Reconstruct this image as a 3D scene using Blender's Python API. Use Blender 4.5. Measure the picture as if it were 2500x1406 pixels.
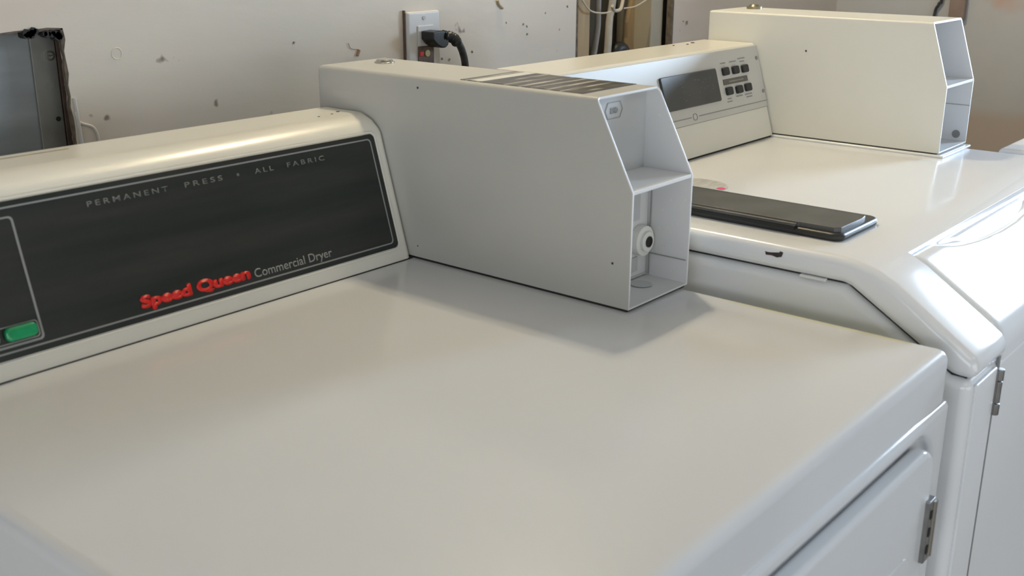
import bpy, bmesh, math, random
from mathutils import Matrix, Vector, noise
random.seed(7)
for o in list(bpy.data.objects): bpy.data.objects.remove(o, do_unlink=True)
S = bpy.context.scene
COL = S.collection

# ------------------------------------------------------------ camera
cd = bpy.data.cameras.new('camera'); cam = bpy.data.objects.new('camera', cd); COL.objects.link(cam)
M = Matrix(((0.64045157, 0.23707018, -0.73049265, -0.9573),
            (-0.76799512, 0.20054479, -0.60824772, -0.2902),
            (0.0022991, 0.95056797, 0.31050797, 1.284),
            (0, 0, 0, 1)))
cam.matrix_world = M
cd.sensor_width = 36; cd.sensor_fit = 'HORIZONTAL'; cd.lens = 2679.6256 / 2500 * 36
cd.clip_start = .02
cd.dof.use_dof = True; cd.dof.focus_distance = 1.5; cd.dof.aperture_fstop = 9
S.camera = cam

# ------------------------------------------------------------ colour management, world, lights
S.view_settings.view_transform = 'Standard'; S.view_settings.look = 'None'
S.view_settings.gamma = 1; S.view_settings.use_curve_mapping = False
S.view_settings.exposure = 0.30
w = bpy.data.worlds.new('world'); S.world = w; w.use_nodes = True
w.node_tree.nodes['Background'].inputs[0].default_value = (.8, .88, 1, 1)
w.node_tree.nodes['Background'].inputs[1].default_value = 1.0

def light(name, kind, loc, power, color, size=None, size_y=None, rot=None, radius=None):
    l = bpy.data.lights.new(name, kind); l.energy = power; l.color = color
    if kind == 'AREA':
        l.shape = 'RECTANGLE'; l.size = size; l.size_y = size_y
    if radius: l.shadow_soft_size = radius
    o = bpy.data.objects.new(name, l); COL.objects.link(o); o.location = loc
    if rot: o.rotation_euler = rot
    return o
R90 = math.pi/2
BULB = (.42, .83, 2.12)
light('wall_bulb_light', 'POINT', BULB, 60, (1, .84, .56), radius=.04)
WY0, WY1, WZ0, WZ1 = -.46, -.03, 1.08, 1.60          # window in the right wall
l = light('window_daylight', 'AREA', (1.80, (WY0+WY1)/2, (WZ0+WZ1)/2), 17, (.60, .78, 1), WZ1-WZ0, WY1-WY0, (0, R90, 0)); l.data.spread = math.radians(120)
LY0, LY1, LZ0, LZ1 = -1.9, .1, .45, 1.5              # fill light added at the left wall, unseen, framed like a window
light('left_fill_light', 'AREA', (-2.98, (LY0+LY1)/2, (LZ0+LZ1)/2), 19, (.93, .965, 1), LZ1-LZ0, LY1-LY0, (0, -R90, 0))
FX0, FX1, FZ0, FZ1 = -2.2, .6, .4, 1.4              # second unseen fill light, added at the front wall
light('front_fill_light', 'AREA', ((FX0+FX1)/2, -2.58, (FZ0+FZ1)/2), 16, (.92, .96, 1), FX1-FX0, FZ1-FZ0, (R90, 0, 0))
light('ceiling_fill_light', 'AREA', (-1.1, -1.1, 2.36), .8, (1, .95, .84), 1.2, .3, (0, 0, 0))  # unseen ceiling light added for ambient fill
light('ceiling_fill_light', 'AREA', (.6, -1.6, 2.36), 1.5, (.92, .96, 1), 1.2, .3, (0, 0, 0))  # cool ceiling fill added from the front right, unseen

# ------------------------------------------------------------ materials
def mat(name, col, rough=.5, metal=0, var=0, scale=8, col2=None, bump=0, bscale=60, coat=0, stretch=None, emit=None, spec=None):
    m = bpy.data.materials.new(name); m.use_nodes = True
    nt = m.node_tree; b = nt.nodes['Principled BSDF']
    b.inputs['Roughness'].default_value = rough; b.inputs['Metallic'].default_value = metal
    b.inputs['Coat Weight'].default_value = coat; b.inputs['Coat Roughness'].default_value = .12
    if spec is not None: b.inputs['Specular IOR Level'].default_value = spec
    tc = nt.nodes.new('ShaderNodeTexCoord'); mp = nt.nodes.new('ShaderNodeMapping')
    nt.links.new(tc.outputs['Object'], mp.inputs[0])
    if stretch: mp.inputs['Scale'].default_value = stretch
    n = nt.nodes.new('ShaderNodeTexNoise'); n.inputs['Scale'].default_value = scale; n.inputs['Detail'].default_value = 5
    nt.links.new(mp.outputs[0], n.inputs[0])
    r = nt.nodes.new('ShaderNodeValToRGB')
    c2 = col2 or tuple(c*(1-var) for c in col)
    r.color_ramp.elements[0].position = .35; r.color_ramp.elements[1].position = .68
    r.color_ramp.elements[0].color = (*c2, 1); r.color_ramp.elements[1].color = (*col, 1)
    nt.links.new(n.outputs[0], r.inputs[0]); nt.links.new(r.outputs[0], b.inputs['Base Color'])
    if bump:
        n2 = nt.nodes.new('ShaderNodeTexNoise'); n2.inputs['Scale'].default_value = bscale; n2.inputs['Detail'].default_value = 4
        nt.links.new(mp.outputs[0], n2.inputs[0])
        bp = nt.nodes.new('ShaderNodeBump'); bp.inputs['Strength'].default_value = bump; bp.inputs['Distance'].default_value = .002
        nt.links.new(n2.outputs[0], bp.inputs['Height']); nt.links.new(bp.outputs[0], b.inputs['Normal'])
    if emit:
        b.inputs['Emission Color'].default_value = (*emit[:3], 1); b.inputs['Emission Strength'].default_value = emit[3]
    return m

def overlay(m, col, scale, lo, hi, zmask=None, stretch=None, detail=3):
    """lay patches of another colour (dirt, stains) over a material's colour; zmask=(z0,z1) keeps them below z0"""
    nt = m.node_tree; b = nt.nodes['Principled BSDF']
    src = b.inputs['Base Color'].links[0].from_socket
    tc = nt.nodes.new('ShaderNodeTexCoord'); mp = nt.nodes.new('ShaderNodeMapping')
    nt.links.new(tc.outputs['Object'], mp.inputs[0]); mp.inputs['Location'].default_value = (random.random()*9, random.random()*9, 0)
    if stretch: mp.inputs['Scale'].default_value = stretch
    n = nt.nodes.new('ShaderNodeTexNoise'); n.inputs['Scale'].default_value = scale; n.inputs['Detail'].default_value = detail
    nt.links.new(mp.outputs[0], n.inputs[0])
    r = nt.nodes.new('ShaderNodeMapRange'); r.inputs['From Min'].default_value = lo; r.inputs['From Max'].default_value = hi
    nt.links.new(n.outputs[0], r.inputs['Value']); fac = r.outputs[0]
    if zmask:
        sx = nt.nodes.new('ShaderNodeSeparateXYZ'); nt.links.new(tc.outputs['Object'], sx.inputs[0])
        r2 = nt.nodes.new('ShaderNodeMapRange'); r2.inputs['From Min'].default_value = zmask[1]; r2.inputs['From Max'].default_value = zmask[0]
        nt.links.new(sx.outputs['Z'], r2.inputs['Value'])
        mu = nt.nodes.new('ShaderNodeMath'); mu.operation = 'MULTIPLY'
        nt.links.new(fac, mu.inputs[0]); nt.links.new(r2.outputs[0], mu.inputs[1]); fac = mu.outputs[0]
    mx = nt.nodes.new('ShaderNodeMix'); mx.data_type = 'RGBA'
    nt.links.new(fac, mx.inputs['Factor']); nt.links.new(src, mx.inputs['A']); mx.inputs['B'].default_value = (*col, 1)
    nt.links.new(mx.outputs['Result'], b.inputs['Base Color'])

ENAMEL = mat('white_enamel', (.715, .735, .76), .15, var=.02, scale=4, coat=0, bump=.02, bscale=90)
ENAMEL2 = mat('washer_enamel', (.83, .85, .875), .2, var=.015, scale=4, coat=.3)
CREAM = mat('aged_cream_enamel', (.80, .785, .71), .3, var=.03, scale=5, coat=.3)
POWDER = mat('coin_box_paint', (.53, .53, .50), .36, var=.05, scale=6, bump=.03, bscale=200)
POWDER2 = mat('coin_box_paint_pale', (.76, .76, .71), .36, var=.04, scale=6)
LIP = mat('bare_white_edge', (.78, .78, .78), .35)
INNER = mat('inner_white_paint', (.70, .70, .70), .4, var=.03)
GREYIN = mat('inner_grey_steel', (.56, .57, .57), .45, var=.1, scale=10)
BLACKP = mat('black_control_plate', (.034, .034, .032), .33, col2=(.012, .018, .015), scale=5, stretch=(.8, 1, 9), bump=.04, bscale=40)
SILK = mat('grey_silkscreen', (.30, .31, .30), .5, var=.1)
SILKD = mat('faint_silkscreen', (.17, .18, .175), .5, var=.2)
RED = mat('red_lettering', (.75, .012, .008), .45, var=.1)
GREEN = mat('green_button', (.0, .36, .13), .25, var=.3, scale=50, coat=.5)
CHROME = mat('chrome', (.55, .53, .48), .25, metal=1)
STEEL = mat('hinge_steel', (.36, .36, .35), .35, metal=.9, var=.25, scale=60)
DARK = mat('dark_gap', (.015, .015, .014), .7)
RUBBER = mat('black_rubber', (.02, .021, .022), .45, var=.3, scale=30)
PLUGM = mat('black_plug', (.012, .015, .015), .4)
CORDM = mat('grey_black_cord', (.05, .05, .052), .5, var=.5, scale=120)
INSERT = mat('charcoal_plastic', (.085, .086, .083), .38, col2=(.05, .05, .048), scale=22, bump=.05, bscale=60)
INSERTD = mat('dark_charcoal_plastic', (.035, .035, .032), .35, var=.3, scale=30)
PLATE = mat('face_plate_satin', (.62, .615, .59), .42, metal=.12, var=.04, scale=3)
DISP = mat('smoked_display', (.04, .042, .042), .28, col2=(.055, .058, .058), scale=30)
PRINT = mat('grey_print', (.30, .30, .28), .5)
CHIP = mat('rust_chip', (.055, .035, .036), .7, var=.4, scale=120)
WALLM = mat('painted_plaster', (.69, .635, .545), .6, col2=(.665, .58, .50), scale=3.5, bump=.22, bscale=26, stretch=(1, 1, 2.6))
overlay(WALLM, (.56, .54, .47), 1.3, .5, .8)
overlay(WALLM, (.24, .20, .15), 34, .71, .76, detail=2)
WALLR = mat('stained_concrete', (.56, .575, .60), .7, col2=(.52, .51, .48), scale=3, bump=.12, bscale=30)
overlay(WALLR, (.55, .36, .27), 6, .57, .72)
overlay(WALLR, (.52, .44, .37), 5, .30, .55, zmask=(.86, .89))
PLAIN = mat('room_paint', (.34, .335, .32), .7, var=.05)
CONC = mat('concrete_floor', (.30, .29, .27), .6, var=.3, scale=5, bump=.1)
DUCT = mat('galvanised_box', (.31, .335, .345), .5, metal=.1, col2=(.20, .222, .232), scale=4, stretch=(1, 1, 5))
DUCT2 = mat('galvanised_flange', (.26, .26, .24), .5, metal=.3, var=.25, scale=20)
WOOD = mat('raw_wood', (.50, .35, .18), .65, col2=(.38, .28, .16), scale=9, stretch=(6, 6, 1))
WOODP = mat('painted_wood', (.47, .42, .32), .6, var=.15, scale=12)
CAVITY = mat('brown_cavity_board', (.13, .105, .07), .8, col2=(.09, .075, .05), scale=14)
CUT = mat('crumbly_plaster_edge', (.20, .16, .12), .9, var=.5, scale=80)
GHOSE = mat('grey_hose', (.32, .31, .30), .5, var=.1)
PVC = mat('dirty_white_pipe', (.50, .46, .38), .5, var=.2, scale=40)
TWINE = mat('white_twine', (.55, .5, .42), .8)
IVORY = mat('ivory_plastic', (.62, .62, .62), .35, var=.03)
BROWNP = mat('brown_receptacle', (.16, .11, .085), .5, var=.3, scale=80)
REDB = mat('red_test_button', (.6, .02, .03), .4)
YELB = mat('yellow_reset_button', (.50, .45, .22), .4)
STAIN = mat('wall_stain_grey', (.36, .33, .28), .8, var=.3, scale=90)
STICK = mat('silver_sticker', (.42, .43, .42), .4, col2=(.6, .6, .58), scale=45, stretch=(1, 5, 1))
PINK = mat('pink_sticker_mark', (.75, .08, .2), .5)
GLOW = mat('lamp_glass', (.9, .85, .7), .5, emit=(1, .88, .62, 4))
TUBEG = mat('fill_tube_glass', (.9, .9, .9), .5, emit=(1, .95, .85, 3))
BATTEN = mat('rust_brown_batten', (.36, .27, .23), .7, var=.4, scale=12)

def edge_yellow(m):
    """yellow mixed into the enamel colour along the right edge of the dryer's worktop"""
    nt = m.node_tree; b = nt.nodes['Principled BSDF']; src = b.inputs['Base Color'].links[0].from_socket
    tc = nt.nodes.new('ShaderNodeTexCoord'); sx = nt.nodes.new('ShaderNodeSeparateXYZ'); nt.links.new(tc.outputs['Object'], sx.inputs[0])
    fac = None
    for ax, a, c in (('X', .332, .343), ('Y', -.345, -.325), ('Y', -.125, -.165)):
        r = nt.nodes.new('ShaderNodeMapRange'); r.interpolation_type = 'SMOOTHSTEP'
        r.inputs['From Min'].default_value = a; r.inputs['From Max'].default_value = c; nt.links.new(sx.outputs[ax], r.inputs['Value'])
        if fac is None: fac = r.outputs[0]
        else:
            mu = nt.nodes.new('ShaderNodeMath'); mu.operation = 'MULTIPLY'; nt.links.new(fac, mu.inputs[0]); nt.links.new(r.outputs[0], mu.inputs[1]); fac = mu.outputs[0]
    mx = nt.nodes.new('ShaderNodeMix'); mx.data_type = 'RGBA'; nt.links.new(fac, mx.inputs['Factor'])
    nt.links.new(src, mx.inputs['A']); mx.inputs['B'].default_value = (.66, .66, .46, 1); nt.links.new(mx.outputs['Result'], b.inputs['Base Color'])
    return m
ENAMEL_TOP = edge_yellow(mat('white_enamel_yellow_edge', (.715, .735, .76), .15, var=.02, scale=4, bump=.02, bscale=90))

# striped, pale printed lines for the instruction plate
def plate_material():
    m = mat('instruction_print', (.06, .058, .05), .35, var=.6, scale=40)
    nt = m.node_tree; b = nt.nodes['Principled BSDF']; src = b.inputs['Base Color'].links[0].from_socket
    tc = nt.nodes.new('ShaderNodeTexCoord')
    wv = nt.nodes.new('ShaderNodeTexWave'); wv.bands_direction = 'Y'; wv.inputs['Scale'].default_value = 17; wv.inputs['Distortion'].default_value = 1.2
    nt.links.new(tc.outputs['Object'], wv.inputs[0])
    mp = nt.nodes.new('ShaderNodeMapping'); mp.inputs['Scale'].default_value = (10, 90, 1)
    nt.links.new(tc.outputs['Object'], mp.inputs[0])
    n = nt.nodes.new('ShaderNodeTexNoise'); n.inputs['Scale'].default_value = 2.2; nt.links.new(mp.outputs[0], n.inputs[0])
    a = nt.nodes.new('ShaderNodeMapRange'); a.inputs['From Min'].default_value = .62; a.inputs['From Max'].default_value = .9
    c = nt.nodes.new('ShaderNodeMapRange'); c.inputs['From Min'].default_value = .42; c.inputs['From Max'].default_value = .6
    nt.links.new(wv.outputs['Fac'], a.inputs['Value']); nt.links.new(n.outputs[0], c.inputs['Value'])
    mu = nt.nodes.new('ShaderNodeMath'); mu.operation = 'MULTIPLY'; nt.links.new(a.outputs[0], mu.inputs[0]); nt.links.new(c.outputs[0], mu.inputs[1])
    mx = nt.nodes.new('ShaderNodeMix'); mx.data_type = 'RGBA'; nt.links.new(mu.outputs[0], mx.inputs['Factor'])
    nt.links.new(src, mx.inputs['A']); mx.inputs['B'].default_value = (.5, .49, .44, 1)
    nt.links.new(mx.outputs['Result'], b.inputs['Base Color'])
    return m
PLATEPRINT = plate_material()

# ------------------------------------------------------------ builders
class MB:
    def __init__(s): s.v = []; s.f = []
    def add(s, vs, fs):
        k = len(s.v); s.v += [tuple(v) for v in vs]; s.f += [tuple(k+i for i in f) for f in fs]; return s
    def box(s, x0, x1, y0, y1, z0, z1):
        return s.add([(x0,y0,z0),(x1,y0,z0),(x1,y1,z0),(x0,y1,z0),(x0,y0,z1),(x1,y0,z1),(x1,y1,z1),(x0,y1,z1)],
                     [(0,3,2,1),(4,5,6,7),(0,1,5,4),(1,2,6,5),(2,3,7,6),(3,0,4,7)])
    def prism(s, poly, a, b, axis='x'):
        n = len(poly)
        def P(p, t):
            return (t, p[0], p[1]) if axis == 'x' else ((p[0], t, p[1]) if axis == 'y' else (p[0], p[1], t))
        return s.add([P(p, a) for p in poly] + [P(p, b) for p in poly],
                     [tuple(range(n-1, -1, -1)), tuple(range(n, 2*n))] + [(i, (i+1) % n, n+(i+1) % n, n+i) for i in range(n)])
    def frame_prism(s, poly, fr, d0, d1):
        """poly in (u,v) of a frame (origin, ex, ey, n) extruded from d0 to d1 along n"""
        o, ex, ey, n_ = fr; n = len(poly)
        return s.add([o+ex*p[0]+ey*p[1]+n_*d0 for p in poly] + [o+ex*p[0]+ey*p[1]+n_*d1 for p in poly],
                     [tuple(range(n-1, -1, -1)), tuple(range(n, 2*n))] + [(i, (i+1) % n, n+(i+1) % n, n+i) for i in range(n)])
    def cyl(s, c, r, a, b, axis='z', seg=32, r2=None):
        c = Vector(c); r2 = r if r2 is None else r2
        e = {'x': (Vector((0,1,0)), Vector((0,0,1)), Vector((1,0,0))), 'y': (Vector((1,0,0)), Vector((0,0,1)), Vector((0,1,0))),
             'z': (Vector((1,0,0)), Vector((0,1,0)), Vector((0,0,1)))}[axis]
        vs = []
        for t, rr in ((a, r), (b, r2)):
            for i in range(seg):
                q = 2*math.pi*i/seg; vs.append(c+e[2]*t+e[0]*(rr*math.cos(q))+e[1]*(rr*math.sin(q)))
        return s.add(vs, [tuple(range(seg-1, -1, -1)), tuple(range(seg, 2*seg))] + [(i, (i+1) % seg, seg+(i+1) % seg, seg+i) for i in range(seg)])
    def tube(s, pts, r, seg=12, flat=1):
        pts = [Vector(p) for p in pts]
        # catmull-rom
        Q = []
        for i in range(len(pts)-1):
            p0 = pts[max(i-1, 0)]; p1 = pts[i]; p2 = pts[i+1]; p3 = pts[min(i+2, len(pts)-1)]
            for k in range(8):
                t = k/8; Q.append(.5*((2*p1)+(p2-p0)*t+(2*p0-5*p1+4*p2-p3)*t*t+(3*p1-p0-3*p2+p3)*t**3))
        Q.append(pts[-1]); vs = []; fs = []
        ref = Vector((.3, 1, .1))
        for i, q in enumerate(Q):
            d = (Q[min(i+1, len(Q)-1)]-Q[max(i-1, 0)]).normalized()
            a = d.cross(ref).normalized(); b = d.cross(a)
            rr = r(i/(len(Q)-1)) if callable(r) else r
            for k in range(seg):
                an = 2*math.pi*k/seg; vs.append(q+a*(rr*math.cos(an))+b*(rr*flat*math.sin(an)))
        for i in range(len(Q)-1):
            for k in range(seg): fs.append((i*seg+k, i*seg+(k+1) % seg, (i+1)*seg+(k+1) % seg, (i+1)*seg+k))
        fs.append(tuple(range(seg))[::-1]); fs.append(tuple((len(Q)-1)*seg+k for k in range(seg)))
        return s.add(vs, fs)

ORI = {}
def fix(me):
    bm = bmesh.new(); bm.from_mesh(me); bmesh.ops.recalc_face_normals(bm, faces=bm.faces); bm.to_mesh(me); bm.free()
def build(mb, name, m, parent=None, bevel=0, seg=3, angle=30, smooth=True, mods=()):
    org = ORI.get(parent, Vector((0,0,0))) if parent else Vector((0,0,0))
    me = bpy.data.meshes.new(name); me.from_pydata([tuple(Vector(v)-org) for v in mb.v], [], mb.f); fix(me)
    me.materials.append(m)
    o = bpy.data.objects.new(name, me); COL.objects.link(o)
    if parent: o.parent = parent
    ORI[o] = org
    if bevel:
        b = o.modifiers.new('bevel', 'BEVEL'); b.width = bevel; b.segments = seg; b.limit_method = 'ANGLE'; b.angle_limit = math.radians(angle)
        b.harden_normals = False
    if smooth: shade(o)
    return o
def shade(o, ang=35):
    for p in o.data.polygons: p.use_smooth = True
    if hasattr(o.data, 'set_sharp_from_angle'): o.data.set_sharp_from_angle(angle=math.radians(ang))
    if any(mm.type == 'BEVEL' for mm in o.modifiers):
        wn = o.modifiers.new('weighted', 'WEIGHTED_NORMAL'); wn.keep_sharp = False; wn.weight = 100
        for e in o.data.edges: e.use_edge_sharp = False
def bake(o):
    dg = bpy.context.evaluated_depsgraph_get(); dg.update()
    me = bpy.data.meshes.new_from_object(o.evaluated_get(dg)); o.modifiers.clear(); o.data = me
    return o
def thing(name, loc, label, cat, group=None):
    o = bpy.data.objects.new(name, None); COL.objects.link(o); o.location = loc; o.empty_display_size = .05
    o['label'] = label; o['category'] = cat
    if group: o['group'] = group
    ORI[o] = Vector(loc); return o
def tag(o, label, cat, group=None, recentre=True):
    o['label'] = label; o['category'] = cat
    if group: o['group'] = group
    return o
def struct(o, label=None, cat=None):
    o['kind'] = 'structure'
    if label: o['label'] = label
    if cat: o['category'] = cat
    return o
def rrect(u0, u1, v0, v1, r, n=6):
    P = []
    for cx, cy, a0 in ((u1-r, v1-r, 0), (u0+r, v1-r, 90), (u0+r, v0+r, 180), (u1-r, v0+r, 270)):
        for k in range(n+1):
            a = math.radians(a0+90*k/n); P.append((cx+r*math.cos(a), cy+r*math.sin(a)))
    return P
def ring(mb, fr, outer, inner, d0, d1):
    """flat outline: outer and inner loops with the same vertex count"""
    o, ex, ey, n_ = fr; n = len(outer)
    vs = []
    for loop, d in ((outer, d0), (inner, d0), (outer, d1), (inner, d1)):
        vs += [o+ex*p[0]+ey*p[1]+n_*d for p in loop]
    fs = []
    for i in range(n):
        j = (i+1) % n
        fs += [(2*n+i, 2*n+j, 3*n+j, 3*n+i), (i, j, n+j, n+i), (i, j, 2*n+j, 2*n+i), (n+i, n+j, 3*n+j, 3*n+i)]
    return mb.add(vs, fs)
def text(name, body, fr, u0, u1, v0, v1, m, parent, bold=0, d=.0004, label=None, spacing=1, thick=0):
    c = bpy.data.curves.new('t', 'FONT'); c.body = body; c.size = 1; c.offset = bold; c.space_character = spacing; c.resolution_u = 4
    t = bpy.data.objects.new('t', c); COL.objects.link(t)
    dg = bpy.context.evaluated_depsgraph_get(); dg.update()
    me = bpy.data.meshes.new_from_object(t.evaluated_get(dg)); bpy.data.objects.remove(t, do_unlink=True)
    xs = [v.co.x for v in me.vertices]; x0, x1 = min(xs), max(xs)
    capo, caph = 0, .73                                        # baseline and cap height of the built-in face at size 1
    o_, ex, ey, n_ = fr; org = ORI.get(parent, Vector((0,0,0)))
    for v in me.vertices:
        uu = u0+(v.co.x-x0)/(x1-x0)*(u1-u0); vv = v0+(v.co.y-capo)/caph*(v1-v0)
        v.co = o_+ex*uu+ey*vv+n_*d-org
    if thick:
        bm = bmesh.new(); bm.from_mesh(me); base = list(bm.verts)+list(bm.edges)+list(bm.faces)
        for k, (a, b) in enumerate(((thick, 0), (-thick, 0), (0, thick*.7), (0, -thick*.7), (thick*.7, thick*.5), (-thick*.7, -thick*.5))):
            r = bmesh.ops.duplicate(bm, geom=base)
            for g in r['geom']:
                if isinstance(g, bmesh.types.BMVert): g.co += ex*a+ey*b+n_*(.00002*(k+1))
        bm.to_mesh(me); bm.free()
    me.materials.clear(); me.materials.append(m)
    o = bpy.data.objects.new(name, me); COL.objects.link(o); o.parent = parent; ORI[o] = org
    sm = o.modifiers.new('thick', 'SOLIDIFY'); sm.thickness = .0003; sm.offset = 0
    if label: o['label'] = label
    return o

# ============================================================ ROOM
ZC = 2.45
def jag(a, b, n, amp, axis, const):
    """points from a to b along one axis, the other jittered round const"""
    P = []
    for i in range(n+1):
        t = a+(b-a)*i/n; c = const+random.uniform(-amp, amp)*(0 if i in (0, n) else 1)
        P.append((t, c) if axis == 0 else (c, t))
    return P
HX, HZ = -.314, 1.178                       # broken hole at the left: x < HX, z < HZ
OX0, OX1, OZ1 = .652, .966, 1.60            # open cavity beside the washer
mb = MB(); Y0, Y1 = .90, .909
pieces = []
pieces.append([(-3, 0)] + [(HX, 0)] + [(HX, .80)] + [(-1.05, .80), (-1.05, HZ-.012)] + [(-3, HZ-.012)])
top_edge = jag(-1.05, HX, 40, .0022, 0, HZ); top_edge = [(x, z-.000*(HX-x)) for x, z in top_edge]
pieces.append([(-3, HZ-.012), (-1.05, HZ-.012)] + top_edge + [(HX, ZC), (-3, ZC)])
side_edge = jag(HZ, .80, 30, .0018, 1, HX)
pieces.append(side_edge + [(HX, 0), (OX0, 0), (OX0, ZC), (HX, ZC)])
pieces.append([(OX0, 0), (OX1, 0), (OX1, .72), (OX0, .72)])
pieces.append([(OX0, OZ1), (OX1, OZ1), (OX1, ZC), (OX0, ZC)])
pieces.append([(OX1, 0), (1.74, 0), (1.74, ZC), (OX1, ZC)])
for p in pieces: mb.prism(p, Y0, Y1, 'y')
mb.box(-3, 1.86, 1.03, 1.05, 0, ZC); mb.box(1.74, 1.86, .9, 1.03, 0, ZC); mb.box(-3.1, -3, .9, 1.05, 0, ZC)
wall_back = struct(build(mb, 'wall_back', WALLM, smooth=False), 'pinkish white patchy plaster wall behind the machines', 'wall')
# raw plaster on the cut faces of the hole and of the cavity
mb = MB()
mb.prism(jag(HZ+.001, .80, 34, .0016, 1, HX-.0022) + [(HX+.002, .80), (HX+.002, HZ+.001)], Y0+.0006, Y0+.006, 'y')
mb.prism(jag(-1.04, HX, 44, .0016, 0, HZ-.0016) + [(HX, HZ+.003), (-1.04, HZ+.003)], Y0+.0006, Y1+.004, 'y')
mb.box(OX0-.004, OX0+.0015, Y0-.0004, Y1+.002, .72, OZ1)
mb.box(OX1-.002, OX1+.006, Y0-.0005, Y1+.002, .72, OZ1)
build(mb, 'plaster_edge', CUT, wall_back, smooth=False)['label'] = 'crumbling brown plaster edge'
# peeled lump at the hole's top corner, paint drip, screw dimple, patches
mb = MB()
for i in range(16):
    x = HX-random.uniform(-.004, .045); z = HZ-random.uniform(.000, .006)-(.004 if x > HX-.02 else 0); r = random.uniform(.0018, .005)
    mb.cyl((x, .898, z), r, 0, .012, 'y', 7)
build(mb, 'torn_backing', DARK, wall_back, smooth=False)['label'] = 'black torn backing at the corner of the hole'
mb = MB(); mb.tube([(HX+.002, .899, 1.085), (HX+.006, .899, 1.072), (HX+.022, .899, 1.064), (HX+.027, .899, 1.05), (HX+.024, .899, 1.035)], .0016)
mb.tube([(HX+.003, .8992, 1.10), (HX+.005, .8992, 1.07), (HX+.006, .8992, 1.03)], .0022)
build(mb, 'paint_drip', mat('thick_white_paint', (.60, .58, .55), .5), wall_back)
mb = MB(); o_ = Vector((-.251, .8995, 1.145)); fr = (o_, Vector((1,0,0)), Vector((0,0,1)), Vector((0,-1,0)))
mb.tube([(o_.x+.0065*math.cos(a), .9002, o_.z+.0065*math.sin(a)) for a in [i*2*math.pi/14 for i in range(15)]], .0009, 8)
build(mb, 'screw_dimple', WALLM, wall_back)
def patch(name, pts, m, y=.8985, r=.0015):
    mb = MB(); mb.tube([(x, y, z) for x, z in pts], r, 8); return build(mb, name, m, wall_back)
patch('torn_flake', [(.128, 1.120), (.124, 1.112)], mat('brown_flake', (.32, .2, .13), .8), r=.0022)
patch('crack', [(.108, 1.131), (.113, 1.123), (.127, 1.121)], mat('crack_grey', (.3, .28, .25), .8), r=.0005)
patch('plaster_patch', [(.432, 1.175), (.436, 1.168), (.445, 1.162)], mat('tan_patch', (.40, .33, .23), .8), r=.0022)
for x, z in ((.50, 1.135), (.508, 1.131), (.51, 1.118), (.455, 1.14), (.56, 1.15), (.30, 1.095), (.318, 1.092), (.37, 1.10), (.012, 1.14), (.60, 1.12), (.62, 1.158), (1.01, 1.11), (.25, 1.22)):
    patch('wall_stain', [(x, z), (x+random.uniform(-.002, .002), z-.003)], STAIN, y=.8995, r=random.uniform(.0006, .0016))

# right wall with a window opening in front of the camera's view
mb = MB(); X0, X1 = 1.74, 1.86
mb.prism([(WY1, 0), (.9, 0), (.9, ZC), (WY1, ZC)], X0, X1)
mb.prism([(-2.6, 0), (WY0, 0), (WY0, ZC), (-2.6, ZC)], X0, X1)
mb.prism([(WY0, 0), (WY1, 0), (WY1, WZ0), (WY0, WZ0)], X0, X1)
mb.prism([(WY0, WZ1), (WY1, WZ1), (WY1, ZC), (WY0, ZC)], X0, X1)
wall_right = struct(build(mb, 'wall_right', WALLR, smooth=False), 'grey concrete side wall with orange stains and a brown lower part', 'wall')
mb = MB(); fw = .03
for y0, y1, z0, z1 in ((WY0, WY1, WZ0, WZ0+fw), (WY0, WY1, WZ1-fw, WZ1), (WY0, WY0+fw, WZ0, WZ1), (WY1-fw, WY1, WZ0, WZ1)): mb.box(1.74, 1.78, y0, y1, z0, z1)
struct(build(mb, 'window_1', LIP, bevel=.003), 'white framed window in the side wall', 'window')
mb = MB(); mb.box(-3, 1.86, -2.6, 1.05, -.05, 0); struct(build(mb, 'floor', CONC, smooth=False))
mb = MB(); mb.box(-3, 1.86, -2.6, 1.05, ZC, ZC+.05); struct(build(mb, 'ceiling', PLAIN, smooth=False))
mb = MB(); mb.box(-3.1, -3, -2.6, .9, 0, ZC); struct(build(mb, 'wall_left', PLAIN, smooth=False))
mb = MB(); mb.box(-3, 1.86, -2.7, -2.6, 0, ZC); struct(build(mb, 'wall_front', PLAIN, smooth=False))

def frame_fill(name, mb_boxes, lab):  # frames added round the left and front fill lights; no opening behind them
    mb = MB()
    for q in mb_boxes: mb.box(*q)
    struct(build(mb, name, LIP, bevel=.003), lab, 'window')
f = .05
frame_fill('left_fill_frame', [(-3, -2.96, LY0-f, LY0, LZ0-f, LZ1+f), (-3, -2.96, LY1, LY1+f, LZ0-f, LZ1+f), (-3, -2.96, LY0, LY1, LZ1, LZ1+f), (-3, -2.96, LY0, LY1, LZ0-f, LZ0)], 'white frame added round the fill light on the left wall')
frame_fill('front_fill_frame', [(FX0-f, FX0, -2.6, -2.56, FZ0-f, FZ1+f), (FX1, FX1+f, -2.6, -2.56, FZ0-f, FZ1+f), (FX0, FX1, -2.6, -2.56, FZ1, FZ1+f), (FX0, FX1, -2.6, -2.56, FZ0-f, FZ0)], 'white frame added round the fill light on the front wall')

# batten and cable on the side wall
mb = MB(); mb.box(1.722, 1.7395, .580, .616, 1.085, 1.9)
tag(build(mb, 'wood_batten', BATTEN, bevel=.003), 'rust brown vertical batten fixed to the grey side wall', 'batten')
mb = MB(); mb.tube([(1.733, .642, 1.5), (1.733, .638, 1.16), (1.731, .643, 1.12), (1.733, .652, 1.085), (1.733, .655, .9)], .0035)
tag(build(mb, 'hanging_cable', CORDM), 'thin dark cable hanging down the grey side wall beside the batten', 'cable')

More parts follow.
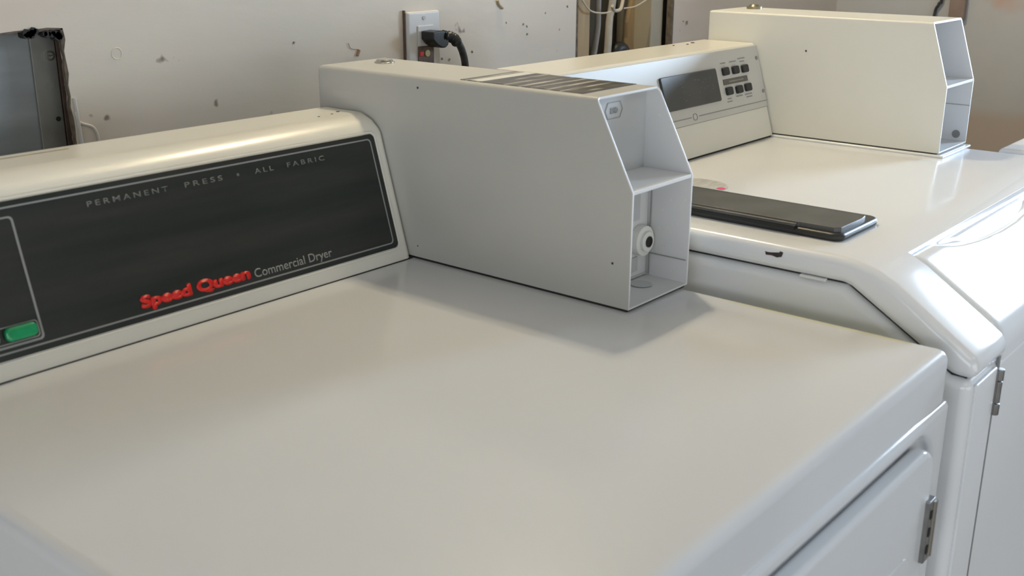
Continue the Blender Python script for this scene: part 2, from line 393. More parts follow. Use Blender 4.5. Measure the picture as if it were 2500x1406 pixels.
# cavity beside the washer: boards, studs, pipes
mb = MB(); mb.box(OX0-.03, OX1+.03, 1.0, 1.015, .70, OZ1+.02)
tag(build(mb, 'cavity_board', CAVITY, smooth=False), 'dark brown board at the back of the open wall cavity', 'board')
mb = MB(); mb.box(.668, .712, .916, .9985, .72, OZ1)
tag(build(mb, 'wood_stud', WOOD, bevel=.002), 'raw tan wooden stud on the left side of the wall cavity', 'stud')
mb = MB(); mb.box(.916, .958, .916, .9985, .72, OZ1)
st = tag(build(mb, 'wood_stud', WOODP, bevel=.002), 'cream painted wooden stud on the right side of the wall cavity', 'stud')
mb = MB(); mb.prism([(.9159, .72), (.880, .72), (.882, 1.02), (.895, 1.08), (.893, 1.11), (.906, 1.15), (.9159, 1.17)], .955, .965, 'y')
tag(build(mb, 'broken_lath', WOOD, smooth=False), 'broken orange wood lath against the right stud of the cavity', 'lath')
mb = MB(); mb.tube([(.775, .945, 1.5), (.771, .94, 1.22), (.770, .94, 1.15), (.770, .94, 1.11), (.762, .94, 1.07), (.757, .94, 1.04), (.757, .94, .9)], .0058)
tag(build(mb, 'grey_hose', GHOSE), 'grey flexible hose hanging in the open wall cavity', 'hose')
mb = MB(); mb.tube([(.865, .95, 1.35), (.832, .95, 1.16), (.815, .945, 1.12), (.805, .94, 1.07), (.797, .94, 1.0), (.795, .94, .9)], .0085, flat=.6)
tag(build(mb, 'drain_pipe', PVC), 'dirty white slanting pipe beside the grey hose in the cavity', 'pipe')
mb = MB(); mb.tube([(.672, .91, 1.17), (.695, .905, 1.146), (.73, .905, 1.139), (.765, .908, 1.139)], .0016, 8)
mb.tube([(.77, .908, 1.15), (.785, .915, 1.142), (.80, .92, 1.139), (.815, .92, 1.142), (.83, .925, 1.16)], .0032, 8)
mb.tube([(.825, .92, 1.142), (.86, .915, 1.145), (.90, .91, 1.16)], .0014, 8)
tag(build(mb, 'twine_loop', TWINE), 'thin off-white twine sagging across the pipes of the cavity', 'twine')
mb = MB(); mb.tube([(.735, .955, .98), (.738, .955, 1.02), (.742, .95, 1.045), (.748, .945, 1.058)], lambda t: .016-.008*t, 14)
tag(build(mb, 'rubber_elbow', RUBBER), 'black rubber hose end below the grey hose in the wall cavity', 'hose')
mb = MB(); mb.tube([(.835, .955, 1.0), (.838, .955, 1.04), (.85, .95, 1.062), (.872, .95, 1.058), (.885, .95, 1.03)], .013, 14)
tag(build(mb, 'rubber_elbow', RUBBER), 'arched black rubber hose right of the white pipe in the wall cavity', 'hose')

# sunken metal box behind the broken hole
t = thing('duct_box', (-.6, .93, .8), 'grey sheet metal box sunk in the broken wall hole', 'duct box')
mb = MB(); mb.box(-1.0, -.3035, .931, .936, .79, 1.19); build(mb, 'back_panel', DUCT, t, bevel=.001)
mb = MB(); mb.box(-.340, -.3110, .9275, .931, .79, 1.185); build(mb, 'flange', DUCT2, t, bevel=.001)
mb = MB(); mb.box(-.3095, -.290, .926, .94, .79, 1.19); build(mb, 'side_strip', BROWNP, t)
mb = MB(); fr = (Vector((-.3190, .9275, 1.146)), Vector((1,0,0)), Vector((0,0,1)), Vector((0,-1,0)))
ring(mb, fr, rrect(-.0055, .0055, -.0055, .0055, .0054), rrect(-.0038, .0038, -.0038, .0038, .0037), 0, .0015); mb.box(-.3230, -.3150, .9262, .9276, 1.1455, 1.1468)
build(mb, 'screw', CHROME, t)
mb = MB(); fr = (Vector((-.3220, .9275, 1.112)), Vector((1,0,0)), Vector((0,0,1)), Vector((0,-1,0)))
ring(mb, fr, rrect(-.0055, .0055, -.0055, .0055, .0054), rrect(-.0042, .0042, -.0042, .0042, .0041), 0, .0004)
build(mb, 'knockout', DUCT2, t)
mb = MB(); mb.cyl((-.3180, .9277, 1.074), .0028, -.0012, 0, 'y', 16); build(mb, 'punched_hole', DARK, t)

# outlet
t = thing('wall_outlet', (.25, .9, 1.10), 'white wall outlet plate with a black plug in its upper socket', 'outlet')
mb = MB(); mb.box(.2195, .289, .8905, .8995, 1.055, 1.168); build(mb, 'cover_plate', IVORY, t, bevel=.004, seg=3)
mb = MB(); mb.box(.2178, .2196, .8955, .8998, 1.055, 1.170); build(mb, 'gap_line', BROWNP, t)
mb = MB(); mb.cyl((.253, .8905, 1.158), .003, -.0012, 0, 'y', 16); build(mb, 'plate_screw', mat('screw_grey', (.45, .45, .44), .4), t)
mb = MB(); mb.box(.2385, .272, .8885, .8908, 1.117, 1.147); build(mb, 'upper_socket', IVORY, t, bevel=.001)
mb = MB(); mb.box(.2385, .272, .8885, .8908, 1.06, 1.1165); sk = build(mb, 'lower_socket', BROWNP, t, bevel=.001)
sk['label'] = 'scorched brown lower socket face'
mb = MB(); mb.box(.2395, .2475, .886, .889, 1.1025, 1.1095); build(mb, 'test_button', REDB, t, bevel=.0008)
mb = MB(); mb.cyl((.256, .8885, 1.106), .0052, -.0025, 0, 'y', 20); build(mb, 'reset_button', YELB, t, bevel=.0008)

# plug and cord
t = thing('power_cord', (.26, .88, 1.13), 'black right-angled plug with ribbed neck and thick cord in the white outlet', 'power cord')
mb = MB()
pr = [(.2435, 1.1395), (.262, 1.1405), (.277, 1.138), (.2785, 1.126), (.276, 1.118), (.270, 1.1145), (.262, 1.115), (.252, 1.120), (.2435, 1.128)]
mb.prism(pr, .862, .8878, 'y'); build(mb, 'plug', PLUGM, t, bevel=.002)
mb = MB(); mb.tube([(.270, .868, 1.132), (.282, .866, 1.130), (.293, .866, 1.126), (.300, .868, 1.121)], lambda q: .0075+.0012*math.cos(q*44), 14)
build(mb, 'ribbed_neck', PLUGM, t)
mb = MB(); mb.tube([(.298, .868, 1.1225), (.3065, .868, 1.116), (.314, .868, 1.103), (.319, .868, 1.085), (.320, .868, 1.05), (.318, .868, .9), (.31, .868, .5)], .0056, 14)
build(mb, 'cord', CORDM, t)

# wall bulb, then unseen ceiling lights added for ambient fill
t = thing('wall_lamp', (BULB[0], .9, BULB[2]), 'bare warm bulb in a porcelain socket high on the plaster wall', 'lamp')
mb = MB(); mb.cyl((BULB[0], .8995, BULB[2]), .05, -.03, 0, 'y', 32, r2=.055); mb.cyl((BULB[0], .87, BULB[2]), .02, -.05, 0, 'y', 24); build(mb, 'socket', LIP, t, bevel=.003)
bm = bmesh.new(); bmesh.ops.create_uvsphere(bm, u_segments=24, v_segments=16, radius=.03); me = bpy.data.meshes.new('bulb'); bm.to_mesh(me); bm.free(); me.materials.append(GLOW)
bo = bpy.data.objects.new('bulb', me); COL.objects.link(bo); bo.parent = t; bo.location = (0, BULB[1]-.9, 0)
for p in me.polygons: p.use_smooth = True
for (lx, ly, lab) in ((-1.1, -1.1, 'added twin tube fill light nearest the camera'), (.6, -1.6, 'added twin tube fill light towards the window wall')):
    t = thing('added_ceiling_light', (lx, ly, ZC), lab, 'ceiling light', 'added fill lights on the ceiling')
    mb = MB(); mb.box(lx-.62, lx+.62, ly-.16, ly+.16, 2.40, ZC-.001); build(mb, 'housing', LIP, t, bevel=.004)
    for s in (-.07, .07):
        mb = MB(); mb.cyl((lx, ly+s, 2.385), .013, -.58, .58, 'x', 16); build(mb, 'tube', TUBEG, t)

# ============================================================ COIN BOX
def coin_box(parent, x0, x1, yb, yt, yk, z0, zk, z1, m, ytop_back, lower_back, r=.006, th=.003):
    prof = [(yb, z0), (yk, z0), (yk, zk), (yt, z1), (yb, z1)]
    v = [(x0, *p) for p in prof] + [(x1, *p) for p in prof]
    f = [(0,1,2,3,4), (9,8,7,6,5), (0,5,6,1), (3,8,9,4), (4,9,5,0)]     # left, right, bottom, top, back; front stays open
    org = ORI[parent]
    bm = bmesh.new(); vs = [bm.verts.new(Vector(p)-org) for p in v]; [bm.faces.new([vs[i] for i in q]) for q in f]
    bm.edges.ensure_lookup_table()
    tops = [e for e in bm.edges if all(abs(q.co.z+org.z-z1) < 1e-6 for q in e.verts) and (abs(e.verts[0].co.x-e.verts[1].co.x) < 1e-6 or all(abs(q.co.y+org.y-yb) < 1e-6 for q in e.verts))]
    backs = [e for e in bm.edges if all(abs(q.co.y+org.y-yb) < 1e-6 for q in e.verts) and abs(e.verts[0].co.z-e.verts[1].co.z) > .01]
    bmesh.ops.bevel(bm, geom=tops+backs, offset=r, segments=5, affect='EDGES', profile=.5)
    bmesh.ops.recalc_face_normals(bm, faces=bm.faces)
    me = bpy.data.meshes.new('coin_box'); bm.to_mesh(me); bm.free(); me.materials.append(m); me.materials.append(INNER); me.materials.append(LIP)
    o = bpy.data.objects.new('coin_box', me); COL.objects.link(o); o.parent = parent; ORI[o] = org
    sm = o.modifiers.new('sheet', 'SOLIDIFY'); sm.thickness = th; sm.offset = -1; sm.material_offset = 1; sm.material_offset_rim = 2
    bv = o.modifiers.new('soft', 'BEVEL'); bv.width = .0008; bv.segments = 2; bv.limit_method = 'ANGLE'; bv.angle_limit = math.radians(50)
    shade(o)
    a, b = x0+th, x1-th
    mb = MB(); mb.prism([(yk+.0005, zk-.0025), (yk+.0005, zk+.0015), (ytop_back, zk+.0015), (ytop_back, zk-.0025)], a, b)
    build(mb, 'shelf', LIP, o, bevel=.0006)
    mb = MB(); mb.box(a, b, ytop_back, ytop_back+.003, zk, z1-th); build(mb, 'upper_back_plate', GREYIN, o)
    mb = MB(); mb.box(a, b, lower_back, lower_back+.003, z0+th, zk); build(mb, 'lower_back_plate', INNER, o)
    return o

# ============================================================ DRYER (nearest)
DX0, DX1, DZ = -.684, .022, .92
dr = thing('clothes_dryer', (-.33, .37, 0), 'near off-white coin dryer with black lettered console and open-fronted coin box', 'dryer')
mb = MB(); mb.box(DX0, DX1, 0, .735, .845, DZ)
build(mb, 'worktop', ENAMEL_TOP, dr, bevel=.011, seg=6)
# cabinet with recessed door field
mb = MB(); mb.box(DX0+.004, DX1+.0005, -.0045, .73, .02, .8715)
cab = build(mb, 'cabinet', ENAMEL, dr, bevel=.007, seg=5, smooth=False)
cut = MB(); cut.prism(rrect(-.60, -.012, .27, .857, .042, 10), -.03, .006, 'y'); cu = build(cut, 'cut', ENAMEL, dr, smooth=False)
b2 = cab.modifiers.new('cut', 'BOOLEAN'); b2.operation = 'DIFFERENCE'; b2.object = cu; b2.solver = 'EXACT'
b3 = cab.modifiers.new('b2', 'BEVEL'); b3.width = .005; b3.segments = 4; b3.limit_method = 'ANGLE'; b3.angle_limit = math.radians(50)
bake(cab); bpy.data.objects.remove(cu, do_unlink=True); shade(cab, 60)
mb = MB(); mb.prism(rrect(-.575, -.024, .30, .845, .026, 10), -.012, .0055, 'y')
door = build(mb, 'door', ENAMEL, dr, bevel=.006, seg=5)
mb = MB(); mb.prism(rrect(-.545, -.060, .33, .752, .02, 10), -.0132, -.011, 'y'); build(mb, 'door_panel', ENAMEL, door, bevel=.0011, seg=3)
mb = MB(); mb.box(-.036, -.020, -.0165, -.0085, .728, .792)
hg = build(mb, 'hinge', STEEL, dr, bevel=.0015); hg['label'] = 'dark steel door hinge'
mb = MB(); mb.cyl((-.0225, -.0145, 0), .0042, .732, .789, 'z', 16); build(mb, 'hinge_pin', CHROME, hg)
for z in (.778, .760, .742): build(MB().box(-.0335, -.029, -.0175, -.016, z-.004, z+.004), 'hinge_slot', DARK, hg)

# console
SL = .29; ZF0, ZF1 = .908, 1.066
yf = lambda z: .584+SL*(z-.92)
mb = MB()
prof = [(yf(ZF0), ZF0), (yf(ZF1), ZF1), (.6395, 1.0768), (.656, 1.0835), (.724, 1.0835), (.724, ZF0)]
mb.prism(prof, -.684, -.0885)
con = build(mb, 'console', CREAM, dr, bevel=.009, seg=6, angle=25)
mb = MB(); mb.box(-.683, -.0895, yf(.92)-.0012, .60, .9192, .9209); build(mb, 'console_gap', DARK, dr)
exx = Vector((1,0,0)); eyy = Vector((0, SL, 1)).normalized(); nn = Vector((0, -1, SL)).normalized()
k = math.sqrt(1+SL*SL)
FR = (Vector((0, yf(.92), .92)), exx, eyy, nn)                # v = (z-.92)*k
V = lambda z: (z-.92)*k
# raised lip round the plate
mb = MB(); ring(mb, FR, rrect(-.667, -.1035, V(.9335), V(1.0660), .008), rrect(-.665, -.1055, V(.9355), V(1.0640), .007), 0, .0012)
build(mb, 'console_lip', CREAM, con, bevel=.0005)
mb = MB(); mb.frame_prism(rrect(-.664, -.1065, V(.9365), V(1.0630), .006), FR, -.001, .0010)
cp = build(mb, 'control_plate', BLACKP, dr, smooth=False); cp['label'] = 'black control plate'
mb = MB(); ring(mb, FR, rrect(-.6605, -.1125, V(.9415), V(1.0585), .005), rrect(-.659, -.1140, V(.9430), V(1.0570), .0042), .0008, .0014)
ring(mb, FR, rrect(-.655, -.5315, V(.9460), V(1.0505), .004), rrect(-.6535, -.5335, V(.9478), V(1.0490), .003), .0008, .0014)
ring(mb, FR, rrect(-.600, -.5345, V(.9490), V(.9635), .003), rrect(-.599, -.5355, V(.9499), V(.9627), .0025), .0008, .0014)
build(mb, 'border_line', SILK, cp, smooth=False)
T0, T1 = V(1.0452), V(1.0502)
for wd, a, b_ in (('PERMANENT', -.4630, -.3790), ('PRESS', -.3605, -.3165), ('ALL', -.2770, -.2530), ('FABRIC', -.2350, -.1840)):
    text('printed_words', wd, FR, a, b_, T0, T1, SILKD, cp, d=.0014, spacing=1.45, bold=.012)
mb = MB(); mb.frame_prism(rrect(-.2990, -.2960, V(1.0462), V(1.049), .0012), FR, .0008, .0014); build(mb, 'printed_dot', SILKD, cp)
text('brand_name', 'Speed Queen', FR, -.4360, -.3130, V(.9480), V(.9585), RED, cp, bold=.018, d=.0016, label='bold red lettering', spacing=.97, thick=.0010)
text('model_words', 'Commercial Dryer', FR, -.3070, -.2040, V(.9465), V(.9555), SILK, cp, d=.0014, bold=.006, label='thin grey lettering')
mb = MB(); mb.frame_prism(rrect(-.5655, -.5375, V(.9508), V(.9625), .0045), FR, .001, .0075)
gb = build(mb, 'push_button', GREEN, dr, bevel=.0025, seg=4); gb['label'] = 'green rounded push button'
mb = MB(); mb.frame_prism(rrect(-.580, -.570, V(.9505), V(.9605), .0049), FR, .001, .005)
build(mb, 'indicator_lens', mat('grey_green_lens', (.2, .26, .2), .2), dr, bevel=.0015)
# screws and scuffs on top of the console
for x, y, r in ((-.112, .676, .0022), (-.128, .668, .0016), (-.150, .665, .0014)): build(MB().cyl((x, y, 1.0832), r, 0, .0006, 'z', 12), 'console_screw', CHIP, con)
mb = MB(); mb.box(-.50, -.43, .700, .7035, 1.0833, 1.0838)
build(mb, 'console_scuff', mat('brown_scuff', (.42, .38, .30), .6, var=.3, scale=60), con, smooth=False)

# coin box
cb = coin_box(dr, -.0885, .024, .738, .328, .282, .9225, 1.042, 1.130, POWDER, .342, .334)
mb = MB(); mb.box(-.087, .0225, .285, .735, .9195, .923); build(mb, 'base_gap', DARK, cb)
mb = MB(); mb.box(-.0765, .0175, .352, .5165, 1.1298, 1.1305); build(mb, 'instruction_plate', PLATEPRINT, cb, smooth=False)['label'] = 'dark instruction plate with rows of pale print'
mb = MB(); mb.box(-.0755, .0165, .487, .5025, 1.1303, 1.1308); build(mb, 'plate_band', POWDER2, cb, smooth=False)
mb = MB(); mb.cyl((-.018, .694, 1.1298), .0125, 0, .0016, 'z', 32); mb.cyl((-.018, .694, 1.1298), .0115, 0, .0042, 'z', 32, r2=.0095)
build(mb, 'top_lock', CHROME, cb, bevel=.0005)
# hexagon mark on the upper back plate
fr = (Vector((-.038, .3418, 1.1105)), Vector((1,0,0)), Vector((0,0,1)), Vector((0,-1,0)))
hexo = [(-.015, 0), (-.011, -.0085), (.011, -.0085), (.015, 0), (.011, .0085), (.011, .0085), (-.011, .0085)]
hexo = [(-.0155, 0), (-.011, -.0085), (.011, -.0085), (.0155, 0), (.011, .0085), (-.011, .0085)]
mb = MB(); ring(mb, fr, hexo, [(a*.95, b*.92) for a, b in hexo], 0, .0004); build(mb, 'hexagon_mark', PRINT, cb, smooth=False)
text('hexagon_lettering', 'ESD', fr, -.006, .0065, -.003, .003, PRINT, cb, d=.0003, bold=.03)
# lower recess: lock boss, slot, seams
mb = MB(); mb.cyl((.0035, .334, .9675), .0165, -.010, 0, 'y', 36); mb.cyl((.0035, .334, .9675), .011, -.014, -.009, 'y', 36)
lk = build(mb, 'lock_boss', POWDER2, cb, bevel=.001)
mb = MB(); ring(mb, (Vector((.0035, .3199, .9675)), Vector((1,0,0)), Vector((0,0,1)), Vector((0,-1,0))), rrect(-.006, .006, -.006, .006, .0059), rrect(-.0042, .0042, -.0042, .0042, .0041), 0, .001)
mb.cyl((.0035, .3202, .9675), .0045, -.0006, 0, 'y', 24); build(mb, 'key_hole', DARK, cb)
for q in ((-.012, .0035, .3325, .3345, .990, 1.040), (-.012, .0025, .3325, .3345, .933, .949), (-.02, .019, .3325, .3345, .9258, .9278)):
    build(MB().box(*q), 'recess_slot', GREYIN, cb, smooth=False)
for q in ((.0200, .0212, .284, .333, .9495, .9503), (.0200, .0212, .3295, .3305, .926, 1.04)):
    build(MB().box(*q), 'seam_line', PRINT, cb, smooth=False)
mb = MB(); mb.cyl((-.0145, .316, .9255), .0115, 0, .0004, 'z', 32); build(mb, 'floor_disc', GREYIN, cb)
for y, z in ((.290, .965), (.296, .988), (.306, 1.012), (.318, .98), (.312, .96), (.30, .935), (.315, 1.0), (.288, 1.015), (.292, 1.09), (.306, 1.10)):
    build(MB().cyl((.0211, y if z < 1.042 else y+.018, z), .0011, -.0004, .0, 'x', 10), 'rivet', POWDER2, cb)
for y, z, r in ((.569, 1.118, .0013), (.303, .968, .0013), (.575, .936, .0008)): build(MB().cyl((-.0885, y, z), r, -.0004, .0005, 'x', 10), 'rust_speck', CHIP, cb)
mb = MB(); fr = (Vector((-.0885, .692, 1.0995)), Vector((0,-1,0)), Vector((0,0,1)), Vector((-1,0,0)))
mb.frame_prism(rrect(-.018, .018, -.0045, .0045, .003), fr, 0, .0002); build(mb, 'old_tape_mark', mat('faint_tape', (.55, .545, .52), .4), cb, smooth=False)

# ============================================================ WASHER (middle)
WX0, WX1, WZ = .045, .715, .978
ws = thing('washing_machine', (.38, .3, 0), 'white front-loading washer with sloped front, grey display console and coin box', 'washer')
mb = MB()
cap_prof = [(.62, .952), (.62, WZ), (.128, WZ), (.108, .9762), (.088, .9708), (.068, .9608), (-.0175, .903), (-.0175, .884), (.006, .884), (.045, .909), (.116, .952)]
mb.prism(cap_prof, WX0, WX1)
cap = build(mb, 'worktop', ENAMEL2, ws, bevel=.0125, seg=6, angle=25, smooth=False)
DL, DR = .131, .629
cut = MB(); cut.prism([(.0885, .99), (.0885, .962), (-.012, .894), (-.012, .86), (-.06, .86), (-.06, .99)], DL, DR); cu = build(cut, 'cut', ENAMEL, ws, smooth=False)
cm = cap.modifiers.new('cut', 'BOOLEAN'); cm.operation = 'DIFFERENCE'; cm.object = cu; cm.solver = 'EXACT'
c3 = cap.modifiers.new('b2', 'BEVEL'); c3.width = .0025; c3.segments = 3; c3.limit_method = 'ANGLE'; c3.angle_limit = math.radians(55)
bake(cap); bpy.data.objects.remove(cu, do_unlink=True); shade(cap, 50)
mb = MB(); mb.prism([(-.0135, .03), (-.0135, .8815), (.008, .8815), (.047, .9065), (.118, .9495), (.60, .9495), (.60, .03)], WX0+.004, WX1-.004)
cab = build(mb, 'cabinet', ENAMEL2, ws, bevel=.011, seg=5, angle=60)
mb = MB(); mb.prism([(-.006, .86), (-.006, .886), (.010, .886), (.047, .911), (.118, .954), (.58, .954), (.58, .93)], WX0+.012, WX1-.012); build(mb, 'shadow_gap', DARK, ws, smooth=False)
# door: surface swept over slope and front with a scooped handle
def path(s):        # s in metres from the top edge: slope, nose, front
    L1 = .1175; a = Vector((.0865, .9700)); d1 = Vector((-.1015, -.0640)).normalized(); d2 = Vector((0, -1)); Rn = .022
    if s < L1-Rn: return a+d1*s, Vector((d1.y, -d1.x))
    if s > L1+Rn: return a+d1*L1+d2*(s-L1), Vector((-1, 0))
    t = (s-L1+Rn)/(2*Rn); p0 = a+d1*(L1-Rn); p1 = a+d1*L1; p2 = p1+d2*Rn
    q = p0*(1-t)**2+p1*2*t*(1-t)+p2*t*t; d = ((p1-p0)*(1-t)+(p2-p1)*t).normalized(); return q, Vector((d.y, -d.x))
NX, NS = 96, 90; x0, x1 = DL+.003, DR-.003
ss = [(.0001)+i*.0022 for i in range(70)]; s_ = ss[-1]
while s_ < .66: s_ += .022; ss.append(s_)
def depth(x, s):
    e = min(x-x0, x1-x, s); d = 0
    if e < .014: d += .0075*(1-math.sqrt(max(0, 1-(1-e/.014)**2)))
    xc = (x-.38)/.185                                            # handle scoop
    if abs(xc) < 1:
        low = .030*math.sqrt(1-xc*xc)                            # lower rim of the scoop
        u = s/low if low > 1e-6 else 9
        if u < 1: a_ = min(1, u/.4); d += .011*(1-xc*xc)**.6*(a_*a_*(3-2*a_))*(1 if u < .4 else 1-((u-.4)/.6)**3)
    dd = 0
    return d+dd
vs = []; fs = []
for j, s in enumerate(ss):
    P, n_ = path(s)
    if n_.x > 0: n_ = -n_
    for i in range(NX+1):
        t = i/NX; x = x0+(x1-x0)*(.5-.5*math.cos(math.pi*t))*.35+(x1-x0)*t*.65
        q = P-n_*depth(x, s); vs.append((x, q.x, q.y))
for j in range(len(ss)-1):
    for i in range(NX): k0 = j*(NX+1)+i; fs.append((k0, k0+1, k0+NX+2, k0+NX+1))
mb = MB(); mb.add(vs, fs)
dw = build(mb, 'door', ENAMEL2, ws, smooth=False)
for p in dw.data.polygons: p.use_smooth = True
sm = dw.modifiers.new('thick', 'SOLIDIFY'); sm.thickness = .004; sm.offset = -1
# make the solid side go inward
mb = MB(); mb.cyl((.129, -.0165, 0), .0036, .835, .858, 'z', 18); mb.cyl((.129, -.0165, 0), .0042, .859, .871, 'z', 18); mb.cyl((.129, -.0165, 0), .0042, .822, .834, 'z', 18)
mb.box(.1235, .1275, -.0165, -.0125, .823, .870)
hg = build(mb, 'hinge', STEEL, ws, bevel=.0008); hg['label'] = 'grey steel door hinge'
mb = MB(); mb.box(.1255, .1315, -.0145, -.012, .30, .884); build(mb, 'door_seam', mat('seam_grey', (.22, .22, .22), .6), ws)
mb = MB(); mb.box(.058, .1195, -.0165, -.0125, .10, .876); build(mb, 'front_strip', ENAMEL2, ws, bevel=.0018)
# dispenser
mb = MB(); mb.prism(rrect(.094, .198, .146, .60, .012, 6), .9775, .9865, 'z')
ds = build(mb, 'dispenser_base', INSERTD, ws, bevel=.0055, seg=4); ds['label'] = 'dark plastic dispenser surround'
mb = MB(); mb.prism([(.099, .196), (.1005, .196), (.1005, .1565), (.106, .1515), (.156, .1505), (.171, .153), (.171, .59), (.099, .59)], .9855, .9915, 'z')
build(mb, 'dispenser_lid', INSERT, ws, bevel=.0014, seg=3)
mb = MB(); mb.box(.0928, .0998, .197, .585, .9870, .9905); build(mb, 'lid_grip', INSERT, ds, bevel=.0012)
mb = MB(); mb.box(.0935, .0985, .198, .585, .9835, .9868); build(mb, 'lid_groove', DARK, ds, smooth=False)
# sticker
mb = MB(); mb.cyl((.228, .400, WZ), .043, 0, .0005, 'z', 40); sk = build(mb, 'round_sticker', STICK, ws, smooth=False); sk['label'] = 'round silver sticker with fine print'
mb = MB(); mb.cyl((.2345, .3645, WZ+.0005), .0055, 0, .0003, 'z', 20); build(mb, 'sticker_mark', PINK, sk, smooth=False)
# chip and tab
cpts = [(.2070, .0005), (.2000, .0012), (.1920, .0010), (.1850, -.0012), (.1862, -.0050), (.1910, -.0062), (.1970, -.0052), (.2035, -.0056)]
def sx(z): return WX0 if z < .9655 else WX0+.0125-math.sqrt(max(0, .0125**2-(z-.9655)**2))
mb = MB(); cz = [.9728+dz*1.15 for y, dz in cpts]
mb.add([(min(sx(z), WX0+.0035)-.0012, y, z) for (y, _), z in zip(cpts, cz)] + [(sx(z)+.004, y, z) for (y, _), z in zip(cpts, cz)], [tuple(range(8)), tuple(range(15, 7, -1))] + [(i, (i+1) % 8, 8+(i+1) % 8, 8+i) for i in range(8)])
ech = build(mb, 'paint_chip', CHIP, cap, smooth=False); ech['label'] = 'rusty paint chip'
mb = MB(); mb.box(WX0+.001, WX0+.006, .138, .166, .9495, .9525); build(mb, 'white_tab', LIP, ws, bevel=.0008)
# console
SL2 = .304; yg = lambda z: .485+SL2*(z-.978)
mb = MB(); mb.prism([(yg(.980), .980), (yg(1.1155), 1.1155), (yg(1.1155)+.004, 1.1185), (.618, 1.1185), (.618, .980)], .10, .6095)
con = build(mb, 'console', CREAM, ws, bevel=.0025, seg=3, angle=25)
mb = MB(); mb.box(.10, .6095, yg(.98)+.002, .615, .9775, .981); build(mb, 'console_gap', DARK, ws)
ey2 = Vector((0, SL2, 1)).normalized(); n2 = Vector((0, -1, SL2)).normalized(); k2 = math.sqrt(1+SL2**2)
F2 = (Vector((0, yg(.978), .978)), exx, ey2, n2); V2 = lambda z: (z-.978)*k2
mb = MB(); mb.frame_prism([(.101, V2(1.0245)), (.6085, V2(1.0245)), (.6085, V2(1.1150)), (.101, V2(1.1150))], F2, -.0005, .0016)
fp = build(mb, 'face_plate', PLATE, con, bevel=.0008)
mb = MB(); mb.frame_prism([(.101, V2(1.0325)), (.384, V2(1.0325)), (.384, V2(1.0338)), (.101, V2(1.0338))], F2, .0014, .0020)
build(mb, 'plate_line', PRINT, con, smooth=False)
mb = MB(); mb.frame_prism([(.405, V2(1.0325)), (.6085, V2(1.0325)), (.6085, V2(1.0338)), (.405, V2(1.0338))], F2, .0014, .0020); build(mb, 'plate_line', PRINT, con, smooth=False)
mb = MB()
mb.frame_prism([(.101, V2(1.0238)), (.6085, V2(1.0238)), (.6085, V2(1.0246)), (.101, V2(1.0246))], F2, .0002, .0009); build(mb, 'plate_line', PRINT, con, smooth=False)
mb = MB(); ring(mb, (F2[0]+exx*.3945+ey2*V2(1.033), exx, ey2, n2), rrect(-.006, .006, -.005, .005, .0045), rrect(-.0045, .0045, -.0037, .0037, .0035), .0014, .002); build(mb, 'round_emblem', PRINT, con, smooth=False)
mb = MB(); mb.frame_prism(rrect(.3215, .4705, V2(1.0465), V2(1.0920), .003), F2, .0010, .0050)
dp = build(mb, 'display', DISP, con, bevel=.0012); dp['label'] = 'dark smoked display window'
mb = MB()
for i in range(26):
    u = random.uniform(.352, .46); z = random.uniform(1.056, 1.082); wd = random.uniform(.001, .008)
    mb.frame_prism([(u, V2(z)), (u+wd, V2(z)), (u+wd, V2(z+.0009)), (u, V2(z+.0009))], F2, .0048, .0052)
build(mb, 'display_print', mat('display_print_grey', (.10, .115, .115), .4), con, smooth=False)['kind'] = 'stuff'
for (u, z) in ((.4985, 1.0855), (.528, 1.0850), (.5565, 1.0845), (.4985, 1.0575), (.528, 1.0570), (.5555, 1.0575)):
    mb = MB(); mb.frame_prism(rrect(u-.0085, u+.0085, V2(z-.0058), V2(z+.0055), .0028), F2, .0012, .0062)
    build(mb, 'cycle_button', RUBBER, con, bevel=.0015)
mb = MB(); mb.frame_prism(rrect(.4885, .5610, V2(1.0665), V2(1.0745), .0006), F2, .0012, .0024); lb = build(mb, 'legend_strip', mat('brown_strip', (.13, .12, .10), .4), con, smooth=False)
def dashes(u0, u1, z, name='button_print', d=.0018):
    """a line of print too small to read, as short dashes"""
    mb = MB(); u = u0
    while u < u1-.0012:
        w_ = random.uniform(.0012, .0034); mb.frame_prism([(u, V2(z)), (min(u+w_, u1), V2(z)), (min(u+w_, u1), V2(z+.0018)), (u, V2(z+.0018))], F2, d-.0004, d); u += w_+.0006
    o = build(mb, name, PRINT, con, smooth=False); o['kind'] = 'stuff'
dashes(.504, .548, 1.0695, d=.0027)
for a_, b_, z in ((.490, .506, 1.0965), (.517, .537, 1.0965), (.543, .566, 1.0990), (.548, .562, 1.0945), (.492, .504, 1.0460), (.490, .506, 1.0420), (.519, .538, 1.0470), (.545, .568, 1.0470), (.548, .566, 1.0430)):
    dashes(a_, b_, z)
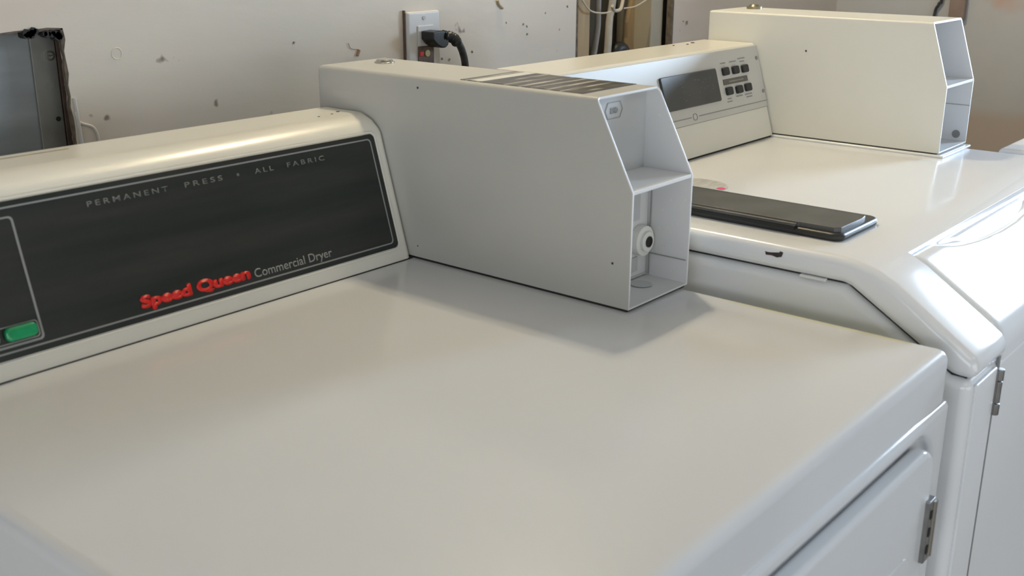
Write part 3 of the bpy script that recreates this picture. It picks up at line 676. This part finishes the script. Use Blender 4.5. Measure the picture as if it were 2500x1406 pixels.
for u, z in ((.6005, 1.0965), (.6020, 1.0475)): build(MB().frame_prism(rrect(u-.003, u+.003, V2(z-.003), V2(z+.003), .0029), F2, .0015, .0030), 'plate_screw', STEEL, con, bevel=.0006)
for x, y, r in ((.545, .600, .003), (.52, .594, .002), (.49, .600, .0015)): build(MB().cyl((x, y, 1.1183), r, 0, .0009, 'z', 12), 'console_screw', CHIP, con)
# coin box with plinth
c2 = coin_box(ws, .6105, .724, .612, .2585, .2295, .9835, 1.0765, 1.1635, POWDER2, .296, .296, r=.0035)
mb = MB(); mb.box(.606, .7235, .2215, .60, .9778, .9815); build(mb, 'coin_box_plinth', ENAMEL2, ws, bevel=.0015)
mb = MB(); mb.box(.612, .7225, .2325, .60, .9812, .9838); build(mb, 'base_gap', mat('olive_gap', (.10, .095, .075), .6), c2)
mb = MB(); mb.box(.7202, .7211, .2305, .295, 1.0383, 1.0390); build(mb, 'seam_line', PRINT, c2, smooth=False)
mb = MB(); mb.cyl((.7212, .2445, .9950), .0058, -.0006, 0, 'x', 28); build(mb, 'mounting_hole', mat('hole_grey', (.22, .22, .21), .6), c2)
mb = MB(); mb.cyl((.690, .575, 1.1633), .0125, 0, .004, 'z', 28); mb.cyl((.690, .575, 1.1633), .010, .003, .007, 'z', 28, r2=.007); build(mb, 'top_lock', mat('brass_lock', (.32, .29, .2), .35, metal=.8), c2)
mb = MB(); mb.cyl((.6105, .443, 1.112), .0014, -.0004, .0004, 'x', 10); build(mb, 'rust_speck', CHIP, c2)

# ============================================================ THIRD MACHINE
t = thing('white_appliance', (1.06, -.15, 0), 'white flat-topped machine at the right edge beyond the washer', 'appliance')
mb = MB(); mb.box(.735, 1.42, -.48, .187, .93, .979); build(mb, 'worktop', ENAMEL2, t, bevel=.009, seg=5)
mb = MB(); mb.box(.739, 1.416, -.476, .183, .02, .9285); build(mb, 'cabinet', ENAMEL2, t, bevel=.008, seg=4)
mb = MB(); mb.prism(rrect(.80, 1.36, .3, .85, .04, 8), -.484, -.4755, 'y'); build(mb, 'front_panel', ENAMEL2, t, bevel=.003)
